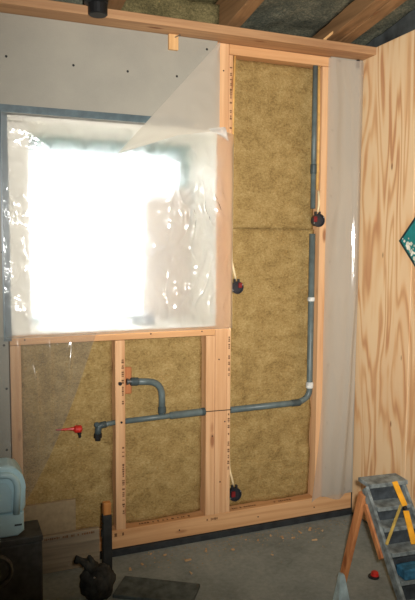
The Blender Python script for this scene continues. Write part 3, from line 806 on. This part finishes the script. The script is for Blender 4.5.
# ================================================================ step stool at lower right
st = empty('step_stool', (-0.40, -0.9, 0.0), 'worn grey step stool with wooden rear leg in front of plywood wall', 'step stool')
XL, XR = -0.498, -0.318
TY, TZ = -0.784, 0.500
def inc(s): return (TY - 0.278 * s, TZ - 0.351 * s)       # along the front frame
fy, fz = inc(TZ / 0.351)
up_n = Vector((0, -0.351, 0.278)).normalized()
for x, nm in ((XL, 'stile'), (XR, 'stile')):
    bar(nm, (x, TY + .006, TZ - 0.004), (x, fy, 0.014), 0.014, 0.045, 'greypaint', st, up_n)
for x, yb in ((XL - .008, -0.672), (XR + .008, -0.745)):
    bar('rear_leg', (x, TY + .010, TZ - 0.030), (x - (.036 if x < -.4 else 0), yb, 0.012), 0.042, 0.020, 'redwood', st, Vector((1, 0, 0)), wd1=.040)
bar('side_brace', (XL - .008, TY - .012, TZ - .07), (XL - .008, TY - 0.150, TZ - 0.245), 0.030, 0.016, 'redwood', st, Vector((1, 0, 0)))
bm = bmesh.new(); bbox(bm, XL + .004, XR + .014, TY - .022, TY + .075, TZ + .001, TZ + .020, .003, 2); obj('top_step', bm, 'greypaint', st)
for k, s in enumerate((0.19, 0.38, 0.60, 0.84, 1.08)):
    y, z = inc(s)
    bm = bmesh.new(); bbox(bm, XL + .008, XR - .008, y - .034, y + .062, z - .008, z + .010, .002); obj('step', bm, 'greypaint', st)
    bm = bmesh.new(); bbox(bm, XL + .008, XR - .008, y + .040, y + .050, z + .011, z + .068, .001); obj('riser', bm, 'darkpaint', st)

def on(p, off=0.0): return Vector(p) + up_n * off
fr_ = empty('folding_rule', (-0.38, -0.87, 0.45), 'yellow folding rule opened in a zigzag over the stool steps', 'folding rule')
bar('rule_segment', on((-0.376, -0.811, 0.524)), on((-0.366, -0.876, 0.440), .002), 0.026, 0.006, 'yellow', fr_, up_n, .001)
bar('rule_segment', on((-0.371, -0.889, 0.424), .004), on((-0.384, -0.972, 0.318), .004), 0.026, 0.006, 'yellow', fr_, up_n, .001)
bar('rule_segment', on((-0.386, -0.872, 0.443), .008), on((-0.508, -0.958, 0.325), .010), 0.012, 0.005, 'olive', fr_, up_n, .001)
turned('rivet', on((-0.372, -0.882, 0.433), 0.0), up_n, [(-.004, .008), (.012, .008), (.013, .005)], 'black', fr_, 12)

y, z = inc(0.84)
bm = bmesh.new(); bmesh.ops.create_cube(bm, size=1); bmesh.ops.subdivide_edges(bm, edges=list(bm.edges), cuts=7, use_grid_fill=True)
for v in bm.verts:
    c = v.co.copy(); b_ = Vector((c.x * .135, c.y * .062, c.z * .042 * (1 - .6 * abs(c.x) ** 2)))
    if c.z > -.49: b_.z += 0.006 * fbm(Vector((c.x * 4, c.y * 4, 2)))
    v.co = Vector((-0.408, y - .002, z + .032)) + b_
cloth_ = tag(obj('folded_cloth', bm, 'bluecloth', None, True), 'folded blue cloth lying on a low step of the stool', 'cloth')

pv = Vector((-0.40, -0.9, 0)); rot = Matrix.Rotation(math.radians(-5), 3, 'Z')
for o in (st, fr_, cloth_):
    o.location = pv + rot @ (Vector(o.location) - pv) + Vector((0.014, 0, -0.0))
    o.rotation_euler.z = math.radians(-5)

wg = bmesh.new()
A = [(-0.612, -0.80, 0), (-0.552, -0.80, 0), (-0.545, -0.735, 0), (-0.605, -0.735, 0)]; B = [(-0.592, -0.775, .135), (-0.570, -0.775, .128), (-0.568, -0.755, .128), (-0.590, -0.755, .135)]
a_ = [wg.verts.new(Vector(p)) for p in A]; b_ = [wg.verts.new(Vector(p)) for p in B]
wg.faces.new(a_[::-1]); wg.faces.new(b_)
for k in range(4): wg.faces.new((a_[k], a_[(k + 1) % 4], b_[(k + 1) % 4], b_[k]))
bmesh.ops.bevel(wg, geom=list(wg.edges), offset=.003, segments=2, affect='EDGES')
tag(obj('plastic_wedge', wg, 'palewedge'), 'pale grey tapered block standing in front of the wooden leg', 'wedge')

rc = empty('bottle_stopper', (-0.315, -0.64, 0.0), 'small red stopper with dark base on the floor under the stool', 'stopper')
turned('base_disc', (-0.318, -0.64, 0.0003), (0, 0, 1), [(0, .026), (.006, .026), (.008, .024)], 'black', rc, 16)
turned('cap_top', (-0.312, -0.64, 0.0085), (0, 0, 1), [(0, .019), (.016, .016), (.02, .009)], 'red', rc, 16)

# ================================================================ chips and sawdust
rnd = random.Random(11)
spots = [(-1.355, -0.163), (-1.289, -0.138), (-1.158, -0.092), (-1.069, -0.181), (-0.71, -0.082), (-0.656, -0.115), (-0.405, -0.113), (-0.336, -0.101), (-1.218, -0.05),
         (-0.95, -0.12), (-0.82, -0.16), (-0.57, -0.09), (-0.47, -0.16), (-0.28, -0.14), (-1.10, -0.30), (-0.66, -0.28), (-0.38, -0.22), (-0.52, -0.13)]
for k, (x, y) in enumerate(spots):
    a = rnd.uniform(0, 3.1); L = rnd.uniform(.012, .034); w2 = rnd.uniform(.006, .014); h = rnd.uniform(.003, .009)
    d = Vector((math.cos(a), math.sin(a), 0))
    o = bar('wood_chip', Vector((x, y, h / 2 + .001)) - d * L / 2, Vector((x, y, h / 2 + .001)) + d * L / 2, w2, h, 'chip', None, Vector((0, 0, 1)), .001, wd1=w2 * rnd.uniform(.3, 1))
    tag(o, 'small pale wood chip scattered on the concrete by the bottom plate', 'wood chip', 'wood chips on the floor')
bm = bmesh.new()
for k in range(420):
    x = rnd.uniform(-1.3, -0.08); y = -0.03 - abs(rnd.gauss(0, .10)); s = rnd.uniform(.0015, .005)
    if y < -0.6 : continue
    h = s * rnd.uniform(.4, .8)
    v4 = [bm.verts.new((x + math.cos(q * 1.57 + k) * s, y + math.sin(q * 1.57 + k) * s * .7, 0.0003)) for q in range(4)]
    tp_ = bm.verts.new((x, y, h))
    for q in range(4): bm.faces.new((v4[q], v4[(q + 1) % 4], tp_))
tag(obj('sawdust', bm, 'dust'), 'fine sawdust crumbs spread along the bottom plate', 'sawdust', kind='stuff')

# ================================================================ outside the window
bm = bmesh.new(); bbox(bm, -30, 40, 0.6, 60, -0.35, -0.3); tag(obj('yard_ground', bm, 'ground'), kind='structure')
